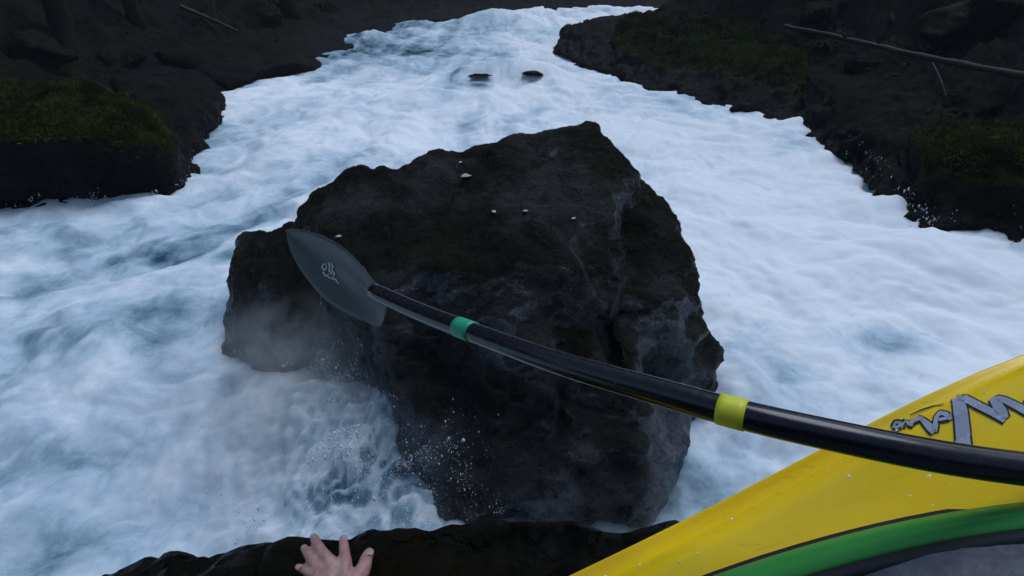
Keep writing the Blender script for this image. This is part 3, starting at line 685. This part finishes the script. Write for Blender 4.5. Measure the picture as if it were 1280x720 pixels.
# ------------------------------------------------------------------ moss tufts, branches, leaves
def tufts(name, V, Nn, mask, count, size, mat, label=None, parent=None):
    idx = np.nonzero(mask)[0]; idx = rng.choice(idx, count)
    P = V[idx] + rng.normal(scale=size * .5, size=(count, 3)) * np.array([1, 1, .2]); n = Nn[idx]
    dirs = n * .7 + rng.normal(scale=.7, size=(count, 3)); dirs /= np.linalg.norm(dirs, axis=1)[:, None]
    t = rng.normal(size=(count, 3)); t = np.cross(dirs, t); t /= np.linalg.norm(t, axis=1)[:, None]
    L = size * rng.uniform(.4, 1.3, (count, 1)); wd = L * .22
    A0 = P - t * wd - n * .01; B0 = P + t * wd - n * .01; C0 = P + dirs * L
    VV = np.stack([A0, B0, C0], 1).reshape(-1, 3); FF = np.arange(count * 3).reshape(-1, 3)
    o = mesh_np(name, VV, FF, mat, smooth=False)
    tag(o, label, 'moss', kind='stuff')
    return o
def mk(V, Nn, lim, zl, sc, th): r_ = rng.normal(size=len(V)); return (Nn[:, 2] > lim + .12 * r_) & (V[:, 2] > zl + .08 * r_) & (fbm(V * sc, 3) + .7 * fbm(V * 6, 2) > th + .12 * r_)
tufts("moss", LV, LN, mk(LV, LN, .38, .48, 1.6, -.15), 60000, .03, M_mosstuft, "short green moss fuzz covering the rounded rock at the left edge")
tufts("moss", BV, BN, mk(BV, BN, .5, .75, 1.5, -.15), 45000, .008, M_olive, "dark olive moss fuzz over the sloping top of the midstream boulder")
tufts("moss", R2V, R2N, mk(R2V, R2N, .4, .45, 1.0, -.02), 40000, .045, M_mosstuft, "olive moss fuzz along the long rock of the upper right shore")
tufts("moss", R4V, R4N, mk(R4V, R4N, .55, .5, 1.6, -.1), 30000, .035, M_mosstuft, "green moss fuzz on the rim of the steep rock at the right edge")

bpy.context.view_layer.update()
def branch(name, pts, r0, r1, label, group=None, twigs=0):
    P = catmull(pts, 10); n = len(P); e = empty(name, P[0]); tag(e, label, "branch", group)
    P = [p + Vector(rng.normal(scale=r0 * .12, size=3)) for p in P]
    tube("stem", P, [(r0 + (r1 - r0) * k / (n - 1)) * (1 + .15 * math.sin(k * 1.7)) for k in range(n)], M_bark, e, e.location, 9)
    for k in range(twigs):
        q = P[int(n * (.25 + .6 * (k + .5) / twigs))]; dd = Vector(rng.normal(size=3)); dd.z = -abs(dd.z) * .4 if k % 2 else abs(dd.z)
        dd.normalize(); L = .5 * rng.uniform(.5, 1.2)
        tube("twig", [q, q + dd * L * .5, q + dd * L + Vector((0, 0, -.06))], [r1 * .6, r1 * .4, r1 * .15], M_bark, e, e.location, 6)
    return e
BVT = BVHTree.FromObject(ter, bpy.context.evaluated_depsgraph_get())
def G(u, v, up=.05):
    h = BVT.ray_cast(CAM, ray(u, v).normalized())
    p = h[0] if h[0] is not None else A(u, v, .5)
    return p + Vector((0, -up, up))
def Gl(pts, up):                                # a stiff pole through the first and last point, lifted clear of the bumps between
    a, b = G(*pts[0], up), G(*pts[-1], up); n = len(pts)
    return [a.lerp(b, k / (n - 1)) + Vector((0, 0, .04 * math.sin(3.0 * k))) for k in range(n)]
branch("fallen_branch", Gl([(975, 40), (1060, 60), (1150, 80), (1290, 112)], .13), .035, .05, "long grey fallen branch lying across the dark right bank", twigs=3)
branch("fallen_branch", Gl([(232, 16), (265, 30), (302, 46)], .15), .05, .03, "short pale stick leaning on the dark upper left bank", twigs=1)
branch("broken_twig", [G(1150, 92, .2), G(1162, 107, .15), G(1178, 124, .05)], .016, .010, "thin pale twig hanging below the long branch on the right bank")
branch("broken_twig", [G(928, 60, .12), G(950, 84, .12), G(975, 100, .06)], .014, .010, "crooked thin twig lying over the moss of the upper right rock")
def snag(u, v, h, r, label):
    p = G(u, v, 0); e = empty("dead_tree", p); tag(e, label, "tree", "dim tree trunks on the upper left bank")
    pts = [p + Vector((.12 * math.sin(k * 1.3 + u), .1 * math.cos(k * 2.1 + u), -.2 + h * k / 6)) for k in range(7)]
    tube("trunk", catmull(pts, 4), [r * (1.25 - .8 * k / 24) * (1 + .08 * math.sin(k * 2.3)) for k in range(25)], M_trunk, e, e.location, 10)
    for k in range(5):
        q = pts[2 + k // 2]; a = k * 2.3 + u; d = Vector((math.cos(a), math.sin(a), .1 - .1 * k)); L = h * .22
        tube("limb", [q, q + d * L * .5 + Vector((0, 0, -.05)), q + d * L + Vector((0, 0, -.25))], [r * .3, r * .2, r * .06], M_trunk, e, e.location, 6)
M_trunk = simple("wet_bark", (.018, .014, .013), rough=.9, noise=.6, nscale=9, bump=.8, spec=.1)
snag(92, 58, 5.5, .16, "mossy leaning tree trunk above the rounded rock, leftmost of the three dim trunks")
snag(164, 26, 6.5, .13, "pale thin tree trunk at the top edge, middle one of the three dim trunks")
snag(360, 14, 7.0, .20, "thick dim tree trunk above the far left shore, rightmost of the three")
for k, (u, v, rr, lab) in enumerate(((1205, 30, .55, "pale grey rounded rock high on the right bank, above the long branch"), (1262, 12, .6, "dark angular rock in the top right corner of the bank"),
        (1035, 22, .5, "dark block of rock on the slope above the start of the long branch"), (1215, 128, .32, "small dark rock wedged under the right end of the long branch"),
        (1080, 84, .28, "small brown rock just below the middle of the long branch"), (330, 20, .5, "grey lump of rock on the slope right of the short pale stick"),
        (40, 70, .55, "brown rock half buried in the slope behind the left moss"), (150, 78, .4, "small dark rock on the slope just above the left mossy rock's crown"))):
    p = G(u, v, 0); pts = []
    for q in range(16):
        d = Vector(rng.normal(size=3)).normalized(); pts.append(p + Vector((d.x * rr * 1.25, d.y * rr, d.z * rr * .75)))
    rock("slope_rock", [pts], M_dark if k else M_pale, lab, voxel=rr * .07, smooth=4, big=rr * .2, mid=rr * .12, fine=rr * .03, bigf=.8 / rr, seed=60 + k)
for k, (u, v, lab) in enumerate(((405, 8, "low fern tuft at the top edge above the far left shore"), (1025, 62, "dim fern hanging by the left end of the long branch"), (905, 40, "dim fern growing out of the moss on the long upper right rock"), (250, 70, "dark fern on the slope between the short stick and the left shore rocks"), (1170, 150, "small fern at the upper end of the right mossy rim"))):
    p = G(u, v, 0); e = empty("fern", p); tag(e, lab, "fern", "ferns on the dark banks")
    for f in range(16):
        a = f * .41 + k; L = .45 * rng.uniform(.7, 1.2); V = []; F = []; m = 12
        for i in range(m):
            t = i / (m - 1); c = Vector((math.cos(a) * L * t, math.sin(a) * L * t, L * (.9 * t - 1.1 * t * t) + .05)); sd = Vector((-math.sin(a), math.cos(a), -.25)); w = .055 * math.sin(math.pi * (t * .85 + .12)) * (1 if i % 2 else .3)
            V += [c - sd * w, c + Vector((0, 0, .01)), c + Vector((math.sin(a), -math.cos(a), -.25)) * -w]
        for i in range(m - 1):
            for q in (0, 1): b = i * 3 + q; F.append([b, b + 1, b + 4, b + 3])
        mesh_py("frond", V, F, M_fern, e)

def leaf(u, v, VV, size, label, ang):
    # nearest rock vertex to the pixel's ray
    d = np.array(ray(u, v).normalized()); Q = VV - np.array(CAM); tt = Q @ d; dist = np.linalg.norm(Q - tt[:, None] * d, axis=1)
    near = np.nonzero(dist < .05)[0]
    if not len(near): near = [np.argmin(dist)]
    k = near[np.argmin(tt[near])]; p = Vector(VV[k]) + Vector((0, 0, .004)); size *= .8
    c, s = math.cos(ang), math.sin(ang); V = []; F = []
    for i in range(7):
        t = i / 6; w = .38 * math.sin(math.pi * (t * .9 + .05)) ** .8
        for q in (-1, 0, 1):
            x = (t - .5) * size; y = q * w * size; V.append((x * c - y * s, x * s + y * c, .06 * size * abs(q) + .05 * size * math.sin(t * 3)))
    for i in range(6):
        for j in (0, 1): a = i * 3 + j; F.append([a, a + 1, a + 4, a + 3])
    o = mesh_py("fallen_leaf", V, F, M_leaf); o.location = p
    sm = o.modifiers.new("solid", 'SOLIDIFY'); sm.thickness = .0015
    tag(o, label, "leaf", "pale dead leaves stuck to the boulder")
for q in ((583, 211, BV, .09, "largest pale dead leaf, on the mossy upper left slope of the boulder", .5), (566, 204, BV, .035, "tiny pale leaf just above the largest leaf on the boulder", 1.2),
          (414, 294, BV, .05, "pale leaf on the boulder just right of the paddle blade tip", .2), (612, 255, BV, .04, "small pale leaf in the middle of the boulder's brown slope", 2.),
          (657, 254, BV, .035, "small pale leaf beside the notch near the boulder's centre", .1), (727, 268, BV, .035, "small pale leaf in the dark crease right of the boulder's centre", 1.)):
    leaf(*q)

# ------------------------------------------------------------------ spray
def drops(name, C, rad, label):
    t = np.array([[1, 1, 1], [1, -1, -1], [-1, 1, -1], [-1, -1, 1], [1.5, 0, 0], [-1.5, 0, 0], [0, 1.5, 0], [0, -1.5, 0], [0, 0, 1.5], [0, 0, -1.5]], float)
    oc = np.array([[1, 0, 0], [-1, 0, 0], [0, 1, 0], [0, -1, 0], [0, 0, 1], [0, 0, -1]], float)
    of = np.array([[0, 2, 4], [2, 1, 4], [1, 3, 4], [3, 0, 4], [2, 0, 5], [1, 2, 5], [3, 1, 5], [0, 3, 5]])
    n = len(C); st = rng.uniform(.6, 1.6, (n, 1, 3))
    V = C[:, None, :] + oc[None] * np.array([.62, .62, 1.9]) * rad[:, None, None] * st * .8
    F = of[None] + (np.arange(n) * 6)[:, None, None]
    o = mesh_np(name, V.reshape(-1, 3), F.reshape(-1, 3), M_drop); tag(o, label, "spray", kind='stuff')
def plume(cx, cy, cz, sx, sy, sz, n, r):
    C = rng.normal(size=(n, 3)) * np.array([sx, sy, sz * .6]); C[:, 2] = np.abs(C[:, 2]); C = C + np.array([cx, cy, cz])
    # clump into strings
    w = np.stack([fbm(C * 5, 2), fbm(C * 5 + 30, 2), fbm(C * 5 + 60, 2)], 1); C = C + w * .2
    return C, r * np.exp(rng.normal(scale=.55, size=n))
def shore(a, b, n, zs, sp, r):
    t = rng.uniform(size=n)[:, None]; C = np.array(a) * (1 - t) + np.array(b) * t + rng.normal(size=(n, 3)) * np.array([sp, sp, 0]); C[:, 2] = .02 + np.abs(rng.normal(size=n)) * zs
    C = C + np.stack([fbm(C * 4, 2), fbm(C * 4 + 30, 2), fbm(C * 4 + 60, 2)], 1) * .15
    return C, r * np.exp(rng.normal(scale=.5, size=n))
parts = [plume(-.52, 1.98, .03, .20, .2, .30, 42000, .0015), plume(-.80, 2.4, .03, .25, .2, .34, 34000, .0017), plume(-1.15, 2.6, .03, .25, .2, .2, 9000, .0017), plume(-.36, .70, ZL - .03, .10, .03, .05, 3500, .0009), plume(-1.3, 2.6, .03, .3, .2, .15, 4000, .0016), plume(-.4, 1.62, .0, .2, .12, .18, 4000, .0013)]
S1 = [w2(1040, 185), w2(1083, 218), w2(1112, 244), w2(1147, 286), w2(1250, 292), w2(1280, 308)]
for k in range(len(S1) - 1): parts.append(shore((*S1[k], 0), (*S1[k + 1], 0), 260, .10, .06, .0042))
S2 = [w2(0, 262), w2(100, 258), w2(232, 245), w2(250, 190), w2(290, 135)]
for k in range(len(S2) - 1): parts.append(shore((*S2[k], 0), (*S2[k + 1], 0), 120, .05, .05, .0045))
C = np.concatenate([p[0] for p in parts]); r = np.concatenate([p[1] for p in parts])
keep = (fbm(C * 6.5 + 3, 2) > .06) | (rng.uniform(size=len(C)) < .04); C = C[keep]; r = r[keep]
drops("spray", C, r, "white droplets of spray flung up where the rapids hit the rocks")

# ------------------------------------------------------------------ spray mist and the damp air of the gorge
def volume_mat(name, color, dens, center=None, noise=None, aniso=.0):
    m = bpy.data.materials.new(name); m.use_nodes = True; t = m.node_tree; t.nodes.clear()
    o = t.nodes.new("ShaderNodeOutputMaterial"); v = t.nodes.new("ShaderNodeVolumePrincipled")
    v.inputs["Color"].default_value = (*color, 1); v.inputs["Density"].default_value = dens; v.inputs["Anisotropy"].default_value = aniso
    t.links.new(v.outputs[0], o.inputs["Volume"])
    if center:
        g = t.nodes.new("ShaderNodeTexCoord"); ln = t.nodes.new("ShaderNodeVectorMath"); ln.operation = 'LENGTH'
        t.links.new(g.outputs["Object"], ln.inputs[0])
        fall = mth(t, 'SUBTRACT', 1.0, ln.outputs["Value"], clamp=True); fall = mth(t, 'POWER', fall, 1.3)
        ge = t.nodes.new("ShaderNodeNewGeometry")
        n = N(t, "ShaderNodeTexNoise", Scale=noise, Detail=3.0, Roughness=.55, Distortion=.8); t.links.new(ge.outputs["Position"], n.inputs[0])
        r = ramp(t, n.outputs[0], [(.38, (0, 0, 0)), (.68, (1, 1, 1))])
        t.links.new(mth(t, 'MULTIPLY', mth(t, 'MULTIPLY', r.outputs[0], fall), dens), v.inputs["Density"])
    return m
def mist(loc, rad, dens, label, noise=4.5):
    bm = bmesh.new(); bmesh.ops.create_icosphere(bm, subdivisions=3, radius=1.0); me = bpy.data.meshes.new("spray_mist"); bm.to_mesh(me); bm.free()
    o = bpy.data.objects.new("spray_mist", me); COL.objects.link(o); o.location = loc; o.scale = rad
    me.materials.append(volume_mat("mist", (.93, .97, 1.0), dens, True, noise)); tag(o, label, "mist", kind='stuff')
mist((-1.05, 2.3, .25), (1.35, .85, .6), 2.2, "pale mist drifting over the left foot of the boulder")
mist((-1.25, 2.75, .22), (.75, .42, .42), 6.0, "thick spray cloud where the water strikes the left lobe of the boulder")
bm = bmesh.new(); bmesh.ops.create_cube(bm, size=1.0); me = bpy.data.meshes.new("haze"); bm.to_mesh(me); bm.free()
hz = bpy.data.objects.new("haze", me); COL.objects.link(hz); hz.scale = (170, 140, 28); hz.location = (5, 25, 11.5)
me.materials.append(volume_mat("haze", (.80, .88, 1.0), .0016)); tag(hz, kind='stuff')

# ------------------------------------------------------------------ leaf litter and rubble on the dark slopes
def litter(name, V, keep, count, size, mat, label):
    idx = rng.choice(np.nonzero(keep)[0], count); P = V[idx] + rng.normal(scale=.08, size=(count, 3)) * np.array([1, 1, 0]) + np.array([0, 0, .03])
    a = rng.uniform(0, 6.28, count); L = size * np.exp(rng.normal(scale=.5, size=count)); ux = np.stack([np.cos(a), np.sin(a), rng.normal(scale=.35, size=count)], 1) * L[:, None]
    uy = np.stack([-np.sin(a), np.cos(a), rng.normal(scale=.35, size=count)], 1) * (L * rng.uniform(.2, .55, count))[:, None]
    VV = np.stack([P - ux, P - uy * 1.0, P + ux, P + uy + np.array([0, 0, .01])], 1).reshape(-1, 3)
    o = mesh_np(name, VV, np.arange(count * 4).reshape(-1, 4), mat, smooth=False); tag(o, label, "leaves", kind='stuff')
TV = V_TER; dist_in = D_TER
M_lit = simple("dull_leaf_litter", (.022, .013, .009), rough=.8, noise=.7, nscale=1.5, spec=.1)
near = (TV[:, 1] < 26) & (TV[:, 1] > 3) & (np.abs(TV[:, 0]) < 16) & (dist_in > .8) & (fbm(TV * .9, 3) > .02)
litter("leaf_litter", TV, near, 9000, .035, M_lit, "dull brown leaf litter scattered over the dark river banks")
